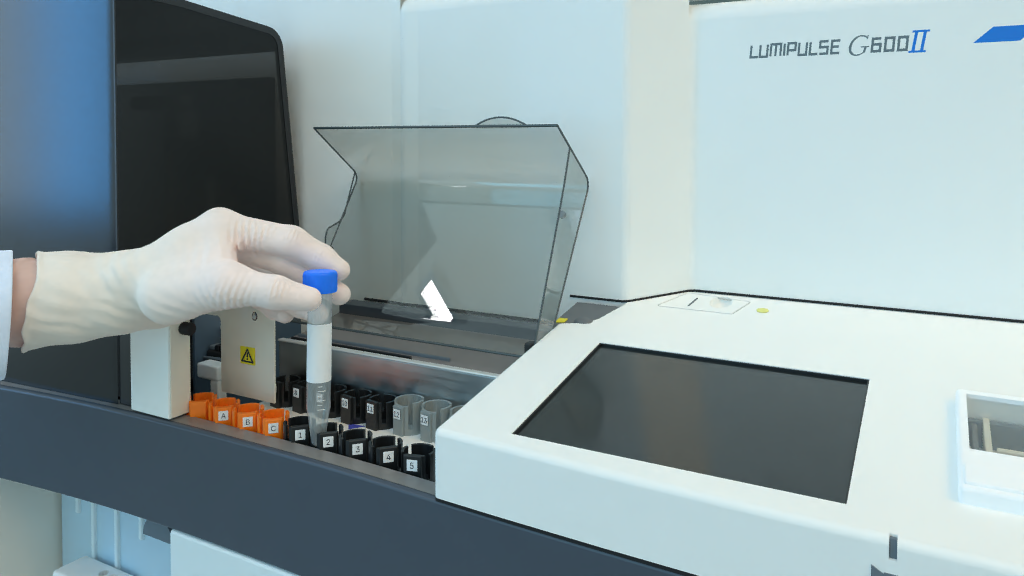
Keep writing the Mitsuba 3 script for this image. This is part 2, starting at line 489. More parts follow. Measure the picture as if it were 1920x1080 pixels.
plan = dense(plan)
kL = int(np.argmin(abs(plan[:, 0] + .4255)))
kR = int(np.argmin(abs(plan[:, 0] + .1720)))
add(A + '__back_panel', wall_sheet(plan[kL:kR + 1], 1.12, 1.43, .016), 'white_plastic', 50, 'tall white back panel with rounded corner behind the lid')
add(A + '__back_panel', wall_sheet(plan[:kL + 1], 1.12, 1.50, .016), 'grey_white_plastic', 50)
labels[A + '__back_panel_001'] = {'label': 'greyish white back panel next to the black cover'}
add(A + '__back_panel', wall_sheet(plan[kR:], 1.12, 1.409, .016), 'white_plastic', 50)
labels[A + '__back_panel_002'] = {'label': 'white back panel carrying the printed name and logo'}
add(A + '__top_fascia', tm(rbox((-.95, .600, 1.42), (-.148, .66, 1.62), .004)), 'white_plastic')
# black seal along the foot of the panels
sl = [p for p in plan if -.262 < p[0] < .33]
add(A + '__panel_seal', tube_path([(p[0] + .0, p[1] - .0006, deck_z(p[1]) + .0004) for p in sl], .0009, 8), 'black_rubber', 60)
sl = [p for p in plan if -.47 < p[0] < -.262]
add(A + '__panel_seal', tube_path([(p[0], p[1] - .0006, 1.1530) for p in sl], .0012, 8), 'black_rubber', 60)


# --- lettering on the panel
def strokes(lines, w):
    return unary_union([LineString(l).buffer(w / 2, cap_style='flat', join_style='mitre') for l in lines])


GL = {'M': [[(0, 0), (0, 1), (.95, 1), (.95, 0)], [(.475, 1), (.475, 0)]],
      'L': [[(0, 1), (0, 0), (.72, 0)]], 'U': [[(0, 1), (0, 0), (.70, 0), (.70, 1)]],
      'u': [[(0, .82), (0, 0), (.62, 0), (.62, .82)]], 'm': [[(0, 0), (0, .88), (.92, .88), (.92, 0)], [(.46, .88), (.46, 0)]],
      'I': [[(0, 0), (0, 1)]], 'P': [[(0, 0), (0, 1), (.7, 1), (.7, .42), (0, .42)]],
      'S': [[(.72, 1), (0, 1), (0, .53), (.70, .53), (.70, 0), (-.02, 0)]],
      'E': [[(.72, 1), (0, 1), (0, 0), (.72, 0)], [(0, .52), (.64, .52)]],
      '6': [[(.68, 1), (0, 1), (0, 0), (.68, 0), (.68, .54), (0, .54)]], '0': [[(0, 0), (0, 1), (.68, 1), (.68, 0), (0, 0), (0, .5)]]}


def word(text, x0, x1, z0, h, w=.15, gap=.30, shear=.10):
    shp, x = [], 0.0
    for ch in text:
        s = affinity.scale(strokes(GL[ch], w), 1, 1, origin=(0, 0))
        wd = max(p[0] for l in GL[ch] for p in l)
        shp.append(affinity.translate(s, x, 0))
        x += (wd - (.16 if ch == 'L' else 0)) + gap
    u = unary_union(shp)
    u = affinity.affine_transform(u, [1, shear, 0, 1, 0, 0])
    b = u.bounds
    sx = (x1 - x0) / (b[2] - b[0])
    sz = h / (b[3] - b[1])
    return affinity.affine_transform(u, [sx, 0, 0, sz, x0 - b[0] * sx, z0 - b[1] * sz])


def decal(key, shp, mat, y=.5975, d=.0003, label=None):
    return add(key, prism(shp, y - d, y - .00005, 'y'), mat, False, label)


PB = A + '__back_panel_002'
decal(PB + '__lettering', word('LUMIPULSE', -.1262, -.0627, 1.3624, .0106, .20, .34), 'logo_grey')
t = np.radians(np.linspace(48, 318, 40))
gw = np.column_stack([.5 + .42 * np.cos(t), .5 + .5 * np.sin(t)])
inn = np.column_stack([.5 + .42 * np.cos(t) + .09 * (np.cos(t) < 0) * -np.cos(t), .5 + .455 * np.sin(t)])
gp = unary_union([Polygon(np.vstack([gw, inn[::-1]])).buffer(.012), sbox(.76, .12, .86, .42), sbox(.60, .40, .98, .45), sbox(.76, .80, .81, .99)])
gp = affinity.affine_transform(gp, [1, .25, 0, 1, 0, 0])
b = gp.bounds
gp = affinity.affine_transform(gp, [.0135 / (b[2] - b[0]), 0, 0, .0145 / (b[3] - b[1]), -.0572 - b[0] * .0135 / (b[2] - b[0]), 1.3605 - b[1] * .0145 / (b[3] - b[1])])
decal(PB + '__lettering', gp, 'logo_grey')
decal(PB + '__lettering', word('600', -.0432, -.0190, 1.3622, .0106, .21, .42), 'logo_grey')
two = unary_union([sbox(.16, 0, .34, 1), sbox(.66, 0, .84, 1), sbox(0, 0, 1, .09), sbox(0, .91, 1, 1)])
two = affinity.affine_transform(two, [.0105, .0026, 0, .0152, -.0195, 1.3608])
decal(PB + '__lettering', two, 'logo_blue', label='blue roman numeral two')
lg = Polygon([(.0188, 1.3652), (.0300, 1.3752), (.0560, 1.3752), (.0448, 1.3652)])
decal(PB + '__emblem', lg, 'logo_blue', label='blue slanted emblem on the back panel')
lg = Polygon([(.0468, 1.3652), (.0580, 1.3752), (.0700, 1.3752), (.0588, 1.3652)])
decal(PB + '__emblem', lg, 'logo_green')
# --- slot insert and printed arrow on the housing front
add(A + '__housing__slot', tm(cube((-.0157, .3452, 1.1306), (-.0129, .3474, 1.1385))), 'slot_grey', False)
yh = float(yf(-.015)) - .0012
tri = unary_union([Polygon([(-.0222, 1.1268), (-.0222, 1.1200), (-.0165, 1.1235)]), sbox(-.0175, 1.1218, -.0085, 1.1248)])
add(A + '__housing__printed_mark', prism(tri, yh - .0005, yh + .001, 'y'), 'slot_grey', False)

# --- printer
fo = sbox(.0092, .0235, .0790, .1195).buffer(-.003).buffer(.003)
fi = sbox(.0140, .0570, .0745, .1135)
pf = rbox((.0092, .0235, -.006), (.0790, .1195, .0078), .0022) - cube((.0140, .0570, -.02), (.0745, .1135, .03))
add(A + '__printer_frame', on_deck(tm(pf)), 'printer_white', 35, 'raised white frame of the printer')
add(A + '__printer_frame__lip', on_deck(tm(rbox((.0112, .0262, .0066), (.0772, .0420, .0092), .0011))), 'printer_white')
add(A + '__printer_frame__window', on_deck(trimesh.Trimesh(*quad((.04425, .08525, .0055), (.0302, 0, 0), (0, .0282, 0)), process=False)), 'pane', False)
add(A + '__printer_frame__tray', on_deck(tm(cube((.0141, .0571, -.028), (.0744, .1134, -.020)))), 'cream_plastic')
for k, (x0, x1, y0, y1, z1, mt) in enumerate([(.0165, .0190, .060, .110, -.006, 'grey_deck'), (.0215, .0245, .058, .113, -.004, 'beige_metal'), (.0265, .0740, .084, .0875, -.006, 'beige_metal'), (.0370, .0410, .060, .074, -.004, 'black_plastic'), (.015, .0740, .1085, .1125, -.005, 'slot_grey')]):
    add(A + '__printer_frame__guide', on_deck(tm(rbox((x0, y0, -.0195), (x1, y1, z1), .0006))), mt)

# --- black cover tower on the left
front_x = np.concatenate([np.linspace(-.95, -.56, 16), np.linspace(-.555, -.5465, 3)])
rowx = []
SX = -.5420
fz = [1.1005, 1.25, 1.40, 1.4185]
cov = [(x, .3624 + .078 * (x - SX)) for x in front_x] + [(SX - .0012, .3626)]
V = np.array([[[x, y, z] for z in fz] for x, y in cov])
add(A + '__cover_front', grid_mesh(V), 'cover_black', 60, 'glossy black front of the tall cover with a blue reflection')
y0c = cov[-1][1]
side = fillet([(y0c, 1.1775), (y0c, 1.4185), (.42, 1.4160), (.5305, 1.4040), (.5515, 1.22), (.5515, 1.1775)], [0, .004, .03, .020, 0, 0], 10)
sp = Polygon(side)
inner = unary_union([sp.buffer(-.0065), sp.buffer(-.0065, join_style='mitre').intersection(sp), sbox(y0c + .0012, 1.184, y0c + .02, 1.408)]).intersection(sp)
add(A + '__cover_side', prism(inner.buffer(.002), SX, SX + .0001, 'x') if False else trimesh.Trimesh(*(lambda e: (e.vertices[:, [2, 0, 1]] + [SX, 0, 0], e.faces))(trimesh.creation.extrude_polygon(inner.buffer(.001), .00001, engine='earcut')), process=False).slice_plane([SX + 5e-6, 0, 0], [-1, 0, 0]), 'cover_smoke', False, 'smoky black side window of the tall cover')
add(A + '__cover_side__trim', prism(sp.difference(inner), SX - .004, SX + .0006, 'x'), 'black_plastic', 30)
top = prism(Polygon(np.vstack([side[1:-2], side[1:-2][::-1] - [0, .003]])).buffer(0), -.95, SX - .0045, 'x')
add(A + '__cover_top', top, 'black_plastic', 30)
add(A + '__tower_wall', tm(cube((-.95, .520, 1.06), (SX - .006, .528, 1.36))), 'black_plastic')
add(A + '__tower_floor', tm(cube((-.95, .375, 1.09), (SX - .006, .544, 1.10))), 'black_plastic')
# moving arm inside the tower, seen faintly through the smoky side
q = aty(318, 380, .46)
add(A + '__sampling_arm', tm(cyl((q[0], .46, 1.11), (q[0], .46, 1.30), .005)), 'inner_grey', 40, 'dim sampling arm behind the smoky cover')
q = aty(335, 225, .46)
add(A + '__sampling_arm__head', tm(rbox((q[0] - .012, .45, q[2] - .020), (q[0] + .012, .475, q[2] + .008), .006)), 'inner_grey')
add(A + '__sampling_arm__boom', tm(rbox((q[0] - .06, .452, q[2] + .010), (q[0] + .012, .468, q[2] + .022), .004)), 'inner_grey')
q = aty(395, 330, .49)
add(A + '__sampling_arm__rod', tm(cyl((q[0], .49, 1.11), (q[0], .49, q[2]), .004)), 'inner_grey', 40)
# lower tower side, navy
add(A + '__tower_base', tm(rbox((-.95, .3685, 1.03), (-.5445, .5540, 1.0895), .001)), 'navy_plastic')
add(A + '__tower_side', tm(rbox((-.5440, .430, 1.06), (-.5405, .5540, 1.1770), .0008)), 'navy_panel', 35, 'navy lower side of the tower')
add(A + '__tower_side__screw', tm(cyl((-.5404, .492, 1.158), (-.537, .492, 1.158), .0022)), 'black_plastic')
# cover foot beside the post
add(A + '__cover_foot', tm(rbox((SX - .0008, y0c + .0012, 1.1005), (-.5225, y0c + .006, 1.1770), .0006)), 'cover_black')

# --- sheet-metal gate over the rack
add(A + '__gate_post', tm(rbox((-.5212, .3578, 1.1012), (-.4780, .3762, 1.1850), .0012)), 'white_plastic', 35, 'white post standing on the front rail')
b = rbox((-.4779, .3590, 1.1022), (-.4771, .3755, 1.1850), .0003)
add(A + '__gate_post__side_plate', tm(b), 'beige_metal')
k0 = np.array([-.4771, .3702, 1.1647])
add(A + '__gate_post__knob', tm(cyl(k0, k0 + [.0075, 0, 0], .0046) + cyl(k0 + [.0075, 0, 0], k0 + [.0085, 0, 0], .0046, .0038)), 'black_rubber', 40, 'round black knob on the post')
gate = Polygon(fillet([(-.545, 1.090), (-.545, 1.1700), (-.500, 1.1735), (-.4640, 1.1790), (-.4392, 1.1680), (-.4392, 1.1010), (-.4972, 1.1010), (-.4972, 1.090)], [0, .004, .02, .022, .004, .0, 0, 0], 8))
win = sbox(-.5375, 1.0, -.4972, 1.1612).buffer(-.004).buffer(.004)
gate = gate.difference(win).difference(LineString([(-.511, 1.1655), (-.5005, 1.1690)]).buffer(.0012, cap_style='flat'))
hole = Polygon([(-.4590 + .0022 * math.cos(t), 1.1654 + .0029 * math.sin(t)) for t in np.linspace(0, 2 * math.pi, 28)])
add(A + '__gate_plate', prism(gate.difference(hole), .4200, .4216, 'y'), 'beige_metal', 30, 'beige arched metal plate with warning sticker')
add(A + '__gate_plate__screw', tm(cyl((-.4586, .4225, 1.1650), (-.4586, .4185, 1.1650), .0016)), 'bright_edge')
add(A + '__gate_plate__screw_ring', prism(Polygon([(-.4590 + .0026 * math.cos(t), 1.1654 + .0033 * math.sin(t)) for t in np.linspace(0, 2 * math.pi, 28)]).difference(hole), .4195, .4199, 'y'), 'ink', False)
# warning sticker
wq = [aty(x, y, .42) for x, y in [(451, 652), (478, 649), (479, 681), (452, 684)]]
cx, cz = np.mean([w[0] for w in wq]), np.mean([w[2] for w in wq])
st = sbox(cx - .0080, cz - .0068, cx + .0080, cz + .0068).buffer(-.001).buffer(.001)
add(A + '__gate_plate__warning_sticker', prism(st, .4196, .41985, 'y'), 'sticker_yellow', False, 'yellow warning sticker with black triangle')
tr = Polygon([(cx - .0062, cz - .0048), (cx + .0062, cz - .0048), (cx, cz + .0052)])
sgn = unary_union([tr.buffer(.0004).difference(tr.buffer(-.00075)), sbox(cx - .0006, cz - .0012, cx + .0006, cz + .0024), sbox(cx - .0006, cz - .0032, cx + .0006, cz - .0020)])
add(A + '__gate_plate__warning_sign', prism(sgn, .4192, .4195, 'y'), 'ink', False)
# things in the gate's opening
add(A + '__gate_shelf', tm(rbox((-.5400, .455, 1.1385), (-.5000, .480, 1.1405), .0006)), 'bright_edge', 35, 'pale shelf inside the gate opening')
add(A + '__gate_shelf', tm(rbox((-.5300, .462, 1.1455), (-.5000, .480, 1.1470), .0006)), 'bright_edge')
add(A + '__gate_carriage', tm(rbox((-.5400, .440, 1.1060), (-.4985, .470, 1.1240), .0025)), 'black_plastic')
for k in range(6):
    x = -.538 + .0065 * k
    add(A + '__gate_carriage__link', tm(rbox((x, .4425, 1.1241), (x + .0048, .452, 1.1275 + .001 * (k % 3)), .0006)), ['slot_grey', 'black_plastic', 'grey_deck'][k % 3])
add(A + '__gate_carriage__belt', tube_path([(-.54, .4385, 1.118), (-.52, .4375, 1.1195), (-.505, .4380, 1.117)], .0012), 'slot_grey', 60)
add(A + '__white_bracket', tm(rbox((-.5320, .418, 1.1025), (-.5060, .4195, 1.1190), .0006) + rbox((-.5300, .4230, 1.1045), (-.5065, .437, 1.1175), .002) + rbox((-.5150, .4240, 1.070), (-.5070, .434, 1.1046), .0012) - cube((-.56, .38, 1.0), (-.533, .45, 1.2))) if False else tm(rbox((-.5310, .4235, 1.1060), (-.5065, .437, 1.1185), .002) + rbox((-.5160, .4245, 1.070), (-.5070, .434, 1.1062), .0012)), 'white_plastic', 35, 'small white bracket inside the gate opening')
add(A + '__rail_foot', tm(rbox((-.4766, .3735, 1.0995), (-.470, .380, 1.1030), .001)), 'black_plastic')
# hinge post behind the tube
add(A + '__hinge_post', tm(rbox((-.4904, .500, 1.06), (-.4784, .512, 1.1600), .0012)), 'cream_plastic', 35, 'cream hinge post behind the sample tube')

# --- smoky lid
LB, LT = 1.1484, 1.2681


def lid_x(z, u):
    """x on the lid, u from 0 (free side) to 1 (beside the housing); the lid narrows a little towards its bend"""
    f = np.clip((np.asarray(z, float) - LB) / (LT - LB), 0, 1)
    return (-.4782 + .0063 * f) * (1 - u) + (-.2428 + .0033 * f) * u


def lid3(pl, u):
    pl = np.asarray(pl, float)
    return np.column_stack([lid_x(pl[:, 1], u), pl])


lp = fillet([(.4992, 1.3114), (.5575, 1.2681), (.4933, 1.1550), (.4748, LB)], [0, .010, .016, 0], 10)
lpd = dense(lp, .004)
V = np.stack([lid3(lpd, u) for u in (0, .5, 1)], 1)
add(A + '__lid', grid_mesh(V), 'lid_smoke', 60, 'opened smoky transparent lid over the sample tray')


def sheet(poly, u):
    t = trimesh.creation.triangulate_polygon(poly, engine='earcut')
    return trimesh.Trimesh(lid3(t[0], u), t[1], process=False)


def biggest(g):
    return g if g.geom_type == 'Polygon' else max(g.geoms, key=lambda q: q.area)


right_free = fillet([(.5205, 1.2955), (.5042, 1.2498), (.4712, 1.1627), (.4690, 1.1540)], [0, .03, .01, 0], 6)
i0 = int(np.argmin(np.hypot(*(lpd - right_free[0]).T)))
rc = biggest(Polygon(np.vstack([lpd[i0:], right_free[::-1]])).buffer(0))
add(A + '__lid__cheek', sheet(rc, 1), 'lid_smoke', False)
left_free = fillet([(.5520, 1.2718), (.5391, 1.2323), (.5321, 1.2270), (.5179, 1.2226), (.5155, 1.2157), (.5161, 1.2030), (.4987, 1.1753), (.4853, 1.1636)], [0, .004, .004, .004, .003, .003, .004, 0], 5)
i1 = int(np.argmin(np.hypot(*(lpd - left_free[0]).T)))
lc = biggest(Polygon(np.vstack([lpd[i1:], left_free[::-1]])).buffer(0))
add(A + '__lid__cheek', sheet(lc, 0), 'lid_smoke', False)
u31 = np.linspace(0, 1, 31)
add(A + '__lid__rim', tube_path([(lid_x(1.3114, u), .4992, 1.3114) for u in u31], .0011), 'lid_edge', 60)
for u in (0, 1):
    add(A + '__lid__rim', tube_path(lid3(lpd, u), .0008), 'lid_edge', 60)
add(A + '__lid__rim', tube_path(lid3(dense(right_free, .004), 1), .0007), 'lid_edge', 60)
add(A + '__lid__rim', tube_path(lid3(dense(left_free, .004), 0), .0007), 'lid_edge', 60)
add(A + '__lid__rim', tube_path([(lid_x(LB, u), .4748, LB) for u in u31], .0010), 'lid_edge', 60)
arc = [(-.2872 + .0223 * s, .5002, 1.3116 + .0064 * (1 - s * s)) for s in np.linspace(-1, 1, 21)]
add(A + '__lid__finger_tab', grid_mesh(np.array([[(p[0], p[1], p[2]), (p[0], .5022, 1.3099)] for p in arc])), 'lid_smoke', 60, 'small curved finger tab on the lid edge')
add(A + '__lid__rim', tube_path(arc, .0007), 'lid_edge', 60)
yy = .5575 - (1.2681 - 1.2420) * .566
add(A + '__lid__stop', tm(cyl((-.2555, yy - .0035, 1.2440), (-.2555, yy - .0005, 1.2425), .0028)), 'slot_grey', 40)
add(A + '__lid__hinge', tm(rbox((-.2505, .4690, 1.1450), (-.2455, .4780, 1.1600), .001)), 'black_plastic', 35)
add(A + '__lid__hinge', tm(cyl((-.4745, .5165, 1.2030), (-.4695, .5165, 1.2030), .0040)), 'black_plastic', 40)

# ------------------------------------------------------------------ rack and tube holders
R = 'sample_rack'
labels[R] = {'label': 'white rack plate between the two rows of tube holders', 'category': 'sample rack'}
add(R + '__plate', tm(rbox((-.4765, .3735, 1.0800), (-.2475, .4590, 1.0900), .0015)), 'white_plastic', 35)
q = atz(667, 799, 1.0904)
add(R + '__blue_mark', prism(Polygon([(q[0] - .0085, q[1] + .002), (q[0] + .006, q[1] + .0035), (q[0] - .001, q[1] - .007)]), 1.09005, 1.0904), 'navy_ink', False, 'blue printed mark on the rack plate')
q = atz(707, 804, 1.0889)
tmesh = meshkit.text_mesh('CO', .0062, .0004, True)
tmesh.apply_transform(trimesh.transformations.rotation_matrix(math.radians(20), [0, 0, 1]))
tmesh.apply_translation([q[0] - .005, q[1] - .003, 1.0901])
add(R + '__printed_mark', tmesh, 'ink', False)

RO, RI = .0108, .0090


def holder_shell(top, tongue, slot0, kind):
    seg = 64
    z0 = 1.0890
    s = M.cylinder(top - z0, RO, RO, seg).translate([0, 0, z0]) - M.cylinder(top, RI, RI, seg).translate([0, 0, z0 + .002])
    # soft lip
    sec = lambda a0, a1, r0=.0, r1=.03: Polygon([(r0 * math.cos(t), r0 * math.sin(t)) for t in (a0,)] + [(r1 * math.cos(t), r1 * math.sin(t)) for t in np.linspace(a0, a1, 16)])
    a = -math.pi / 2
    half = math.radians(40)
    # the tongue that carries the label is lower, with a slot at each side
    s -= man(prism(sec(a - half, a + half), tongue, top + .01))
    for sg in (-1, 1):
        am = a + sg * (half + math.radians(9))
        c = np.array([math.cos(am), math.sin(am)])
        s -= man(prism(LineString([c * .004, c * .02]).buffer(.0016, cap_style='flat'), slot0, top + .01))
    for sg in ((-1, 1) if kind != 'grey' else (1,)):
        am = a + sg * math.radians(128)
        c = np.array([math.cos(am), math.sin(am)])
        s -= man(prism(LineString([c * .004, c * .02]).buffer(.0017, cap_style='flat'), slot0 + .002, top + .01))
    return s


def facing(a, r):
    m = np.eye(4)
    m[:3, 0] = [math.cos(a), math.sin(a), 0]
    m[:3, 1] = [0, 0, 1]
    m[:3, 2] = [math.sin(a), -math.cos(a), 0]
    m[:3, 3] = m[:3, 2] * r
    return m


SHELLS = {'black': tm(holder_shell(1.1095, 1.1110, 1.0945, 'black')), 'orange': tm(holder_shell(1.1105, 1.1110, 1.0950, 'orange')),
          'grey': tm(holder_shell(1.1130, 1.1110, 1.0945, 'grey'))}
MATS = {'black': 'holder_black', 'orange': 'holder_orange', 'grey': 'frosted_plastic'}
PADS = tm(rbox((-.0056, -.0125, 1.0890), (.0056, -.0092, 1.1106), .0006))


def holder(x, y, ang, kind, text, label, group=None, lz=1.1050):
    key = 'tube_holder'
    k = 0
    while (key if k == 0 else f'{key}_{k:03d}') in labels:
        k += 1
    key = key if k == 0 else f'{key}_{k:03d}'
    labels[key] = {'label': label, 'category': 'tube holder'}
    labels[key]['group'] = group or 'tube holders in the two rows'
    a = math.radians(ang)
    rot = T().translate([x, y, 0]).rotate([0, 0, 1], ang)
    add(key + '__cup', SHELLS[kind], MATS[kind], 35, to_world=rot)
    pad = PADS if kind != 'grey' else tm(rbox((-.0048, -.0121, 1.0890), (.0048, -.0100, 1.1108), .0005))
    add(key + '__label_plate', pad, MATS[kind] if kind != 'grey' else 'frosted_plastic', 35, to_world=rot)
    if text:
        lab = tm(rbox((-.0033, -.0130, lz - .0034), (.0033, -.0126, lz + .0034), .00015, 8))
        add(key + '__number_label', lab, 'label_white', 35, to_world=rot)
        t = meshkit.text_mesh(text, .0036, .0002, False)
        t.apply_translation([-(t.bounds[0][0] + t.bounds[1][0]) / 2, -(t.bounds[0][1] + t.bounds[1][1]) / 2, 0])
        w = t.bounds[1][0] - t.bounds[0][0]
        if w > .0054:
            t.apply_scale([.0054 / w, 1, 1])
        m = facing(0, .01305)
        m[2, 3] = lz
        t.apply_transform(m)
        add(key + '__number_label__number', t, 'ink', False, to_world=rot)


FY = .3842
for k, (t, kind) in enumerate([('', 'orange'), ('A', 'orange'), ('B', 'orange'), ('C', 'orange'), ('1', 'black'), ('2', 'black'), ('3', 'black'), ('4', 'black'), ('5', 'black')]):
    x = -.4440 + .02455 * (k - 1) - .0078
    ang = 46 if k else 40
    if t == '5':
        ang, x = 18, x + .001
    lab = {'': 'orange tube holder without a mark at the far end of the front row', 'A': 'orange tube holder marked A beside the unmarked one',
           'B': 'orange tube holder marked B between two other orange holders', 'C': 'orange tube holder marked C next to the first black holder',
           '1': 'black tube holder marked 1 next to the orange holders', '2': 'black tube holder marked 2 with the tube being lowered into it',
           '3': 'black tube holder marked 3, the first after the held tube', '4': 'black tube holder marked 4, second after the held tube',
           '5': 'black tube holder marked 5 in the front row beside the white housing'}[t]
    holder(x, FY, ang, kind, t, lab)
for k, (t, kind) in enumerate([('7', 'black'), ('8', 'black'), ('9', 'black'), ('10', 'black'), ('11', 'black'), ('12', 'grey'), ('13', 'grey'), ('14', 'grey')]):
    x = -.4606 + .0240 * k + .0055 - (.0 if k < 3 else -.001)
    lab = {'7': 'black tube holder marked 7 in the back row beside the beige gate plate', '8': 'black tube holder marked 8 just before the held tube in the back row',
           '9': 'black tube holder of the back row hidden behind the sample tube', '10': 'black tube holder marked 10 in the back row just past the held tube',
           '11': 'last black tube holder of the back row, marked 11 beside the clear ones', '12': 'clear grey tube holder marked 12 next to the black ones',
           '13': 'clear grey tube holder marked 13, the middle one of three', '14': 'clear grey tube holder in the back row half hidden by the white housing'}[t]
    holder(x, .4490, -8, kind, t, lab, None, 1.1055)

# ------------------------------------------------------------------ sample tube
S = 'sample_tube'
labels[S] = {'label': 'clear sample tube with blue screw cap and white paper label held by the gloved hand', 'category': 'sample tube'}
TC = atd(606, 560, .508)
BC = atd(603, 800, .508)
ax = (TC - BC) / np.linalg.norm(TC - BC)
L0 = atd(600.5, 508, .508)       # top of the cap
tl = .1150
org = L0 - ax * tl               # tip of the cone
m = trimesh.geometry.align_vectors([0, 0, 1], ax)
m[:3, 3] = org


def put(mesh):
    mesh = mesh.copy()
    mesh.apply_transform(m)
    return mesh


ro = .0078
add(S + '__barrel', put(lathe([(.0, .0), (.0026, .0002), (.0042, .0016), (ro - .0006, .0225), (ro, .0250), (ro, tl - .006)])), 'clear_plastic', 30)
add(S + '__barrel__liquid', put(lathe([(.0, .0012), (.0016, .0013), (.0026, .0025), (ro - .0014, .0209), (ro - .0010, .0236), (ro - .0010, .0395), (0, .0395)])), 'frosted_plastic', 30) if False else None
cap = [(0, tl), (.0094, tl), (.0102, tl - .0003), (.0108, tl - .0010), (.0110, tl - .0020), (.0110, tl - .0128), (.0107, tl - .0136), (ro + .0006, tl - .0136)]
cm = lathe(cap, 96)
ang = np.arctan2(cm.vertices[:, 1], cm.vertices[:, 0])
rd = np.hypot(cm.vertices[:, 0], cm.vertices[:, 1])
knurl = 1 + np.where((rd > .0108), .012 * np.cos(ang * 48), 0)
cm.vertices[:, :2] *= knurl[:, None]
add(S + '__cap', put(cm), 'blue_cap', 40, 'blue screw cap')
# paper label wraps three quarters of the barrel
zl0, zl1 = .0432, .0810
am = math.atan2(-FW[1], -FW[0]) + math.radians(16)
th = np.linspace(am - 1.45, am + 1.45, 40)
add(S + '__paper_label', put(grid_mesh(np.array([[[(ro + .00018) * math.cos(t), (ro + .00018) * math.sin(t), z] for z in (zl0, (zl0 + zl1) / 2, zl1)] for t in th]))), 'label_white', 60, 'blank white paper label')
# moulded graduation on the lower barrel
for k in range(6):
    z = .0255 + .003 * k
    th = np.linspace(am - .1, am + (.55 if k % 2 == 0 else .3), 8)
    add(S + '__graduation', put(grid_mesh(np.array([[[(ro + .00015) * math.cos(t), (ro + .00015) * math.sin(t), z + d] for d in (0, .0004)] for t in th]))), 'label_white', 60)

# ------------------------------------------------------------------ gloved hand (signed distance field, then surface nets)
BASIS = np.array([RT, [-math.sin(YAW), math.cos(YAW), 0], [0, 0, 1.0]])


def J(px, py, d):
    return BASIS @ atd(px, py, d)


def surface_nets(Fd, lo, h):
    """closed surface where Fd < 0"""
    ins = Fd < 0
    n = np.array(Fd.shape)
    cnt = sum(ins[i:n[0] - 1 + i, j:n[1] - 1 + j, k:n[2] - 1 + k].astype(np.int8) for i in (0, 1) for j in (0, 1) for k in (0, 1))
    act = (cnt > 0) & (cnt < 8)
    idx = -np.ones(act.shape, int)
    cells = np.argwhere(act)
    idx[act] = np.arange(len(cells))
    acc, num = np.zeros((len(cells), 3)), np.zeros(len(cells))
    corners = [(i, j, k) for i in (0, 1) for j in (0, 1) for k in (0, 1)]
    val = {c: Fd[cells[:, 0] + c[0], cells[:, 1] + c[1], cells[:, 2] + c[2]] for c in corners}
    for a in corners:
        for b in corners:
            if sum(b) == sum(a) + 1 and all(y >= x for x, y in zip(a, b)):
                va, vb = val[a], val[b]
                cr = (va < 0) != (vb < 0)
                t = np.where(cr, va / np.where(cr, va - vb, 1), 0)
                p = np.array(a) + t[:, None] * (np.array(b) - np.array(a))
                acc[cr] += p[cr]
                num[cr] += 1
    v = lo + h * (cells + acc / num[:, None])
    quads = []
    for ax_ in range(3):
        o = [i for i in range(3) if i != ax_]
        sl0 = [slice(None)] * 3
        sl1 = [slice(None)] * 3
        sl0[ax_], sl1[ax_] = slice(0, -1), slice(1, None)
        cr = ins[tuple(sl0)] != ins[tuple(sl1)]
        e = np.argwhere(cr)
        e = e[(e[:, o[0]] > 0) & (e[:, o[1]] > 0) & (e[:, o[0]] < n[o[0]] - 1) & (e[:, o[1]] < n[o[1]] - 1)]
        flip = ins[tuple(e.T)]
        q = []
        for d0, d1 in ((0, 0), (1, 0), (1, 1), (0, 1)):
            c = e.copy()
            c[:, o[0]] -= 1 - d0
            c[:, o[1]] -= 1 - d1
            q.append(idx[tuple(c.T)])
        q = np.stack(q, 1)
        if ax_ == 1:
            flip = ~flip
        q[~flip] = q[~flip][:, ::-1]
        quads.append(q)
    q = np.vstack(quads)
    return trimesh.Trimesh(v, np.vstack([q[:, [0, 1, 2]], q[:, [0, 2, 3]]]), process=False)


from scipy.sparse import coo_matrix


def relax(mesh, n, lam=.5, mu=-.52):
    e = mesh.edges_unique
    N = len(mesh.vertices)
    W = coo_matrix((np.ones(2 * len(e)), (np.r_[e[:, 0], e[:, 1]], np.r_[e[:, 1], e[:, 0]])), (N, N)).tocsr()
    dg = np.asarray(W.sum(1)).ravel()[:, None]
    v = np.array(mesh.vertices)
    for _ in range(n):
        for k in (lam, mu):
            v = v + k * (W @ v / dg - v)
    return trimesh.Trimesh(v, mesh.faces, process=False)


H = .0011
lo = np.array([J(-250, 700, .50)[0], J(400, 500, .462)[1], J(400, 700, .53)[2]])
hi = np.array([J(700, 500, .52)[0], J(400, 500, .625)[1], J(400, 330, .53)[2]])
shape = np.ceil((hi - lo) / H).astype(int)
ax3 = [lo[i] + H * np.arange(shape[i]) for i in range(3)]
P = np.stack(np.meshgrid(*ax3, indexing='ij'), -1).astype(np.float32)


def cap_d(a, b, ra, rb, flat=1.0):
    a, b = np.asarray(a, np.float32), np.asarray(b, np.float32)
    d = b - a
    t = np.clip(((P - a) @ d) / (d @ d), 0, 1)
    q = P - a - t[..., None] * d
    if flat != 1.0:
        q = q * np.array([1, flat, 1], np.float32)
    return np.linalg.norm(q, axis=-1) - (ra + (rb - ra) * t)


def smin(a, b, k):
    h = np.clip(.5 + .5 * (b - a) / k, 0, 1)
    return b + (a - b) * h - k * h * (1 - h)


def chain(pts, rad, k=.003):
    out = None
    for (a, b, r0, r1) in zip(pts[:-1], pts[1:], rad[:-1], rad[1:]):
        d = cap_d(a, b, r0, r1)
        out = d if out is None else smin(out, d, k)
    return out


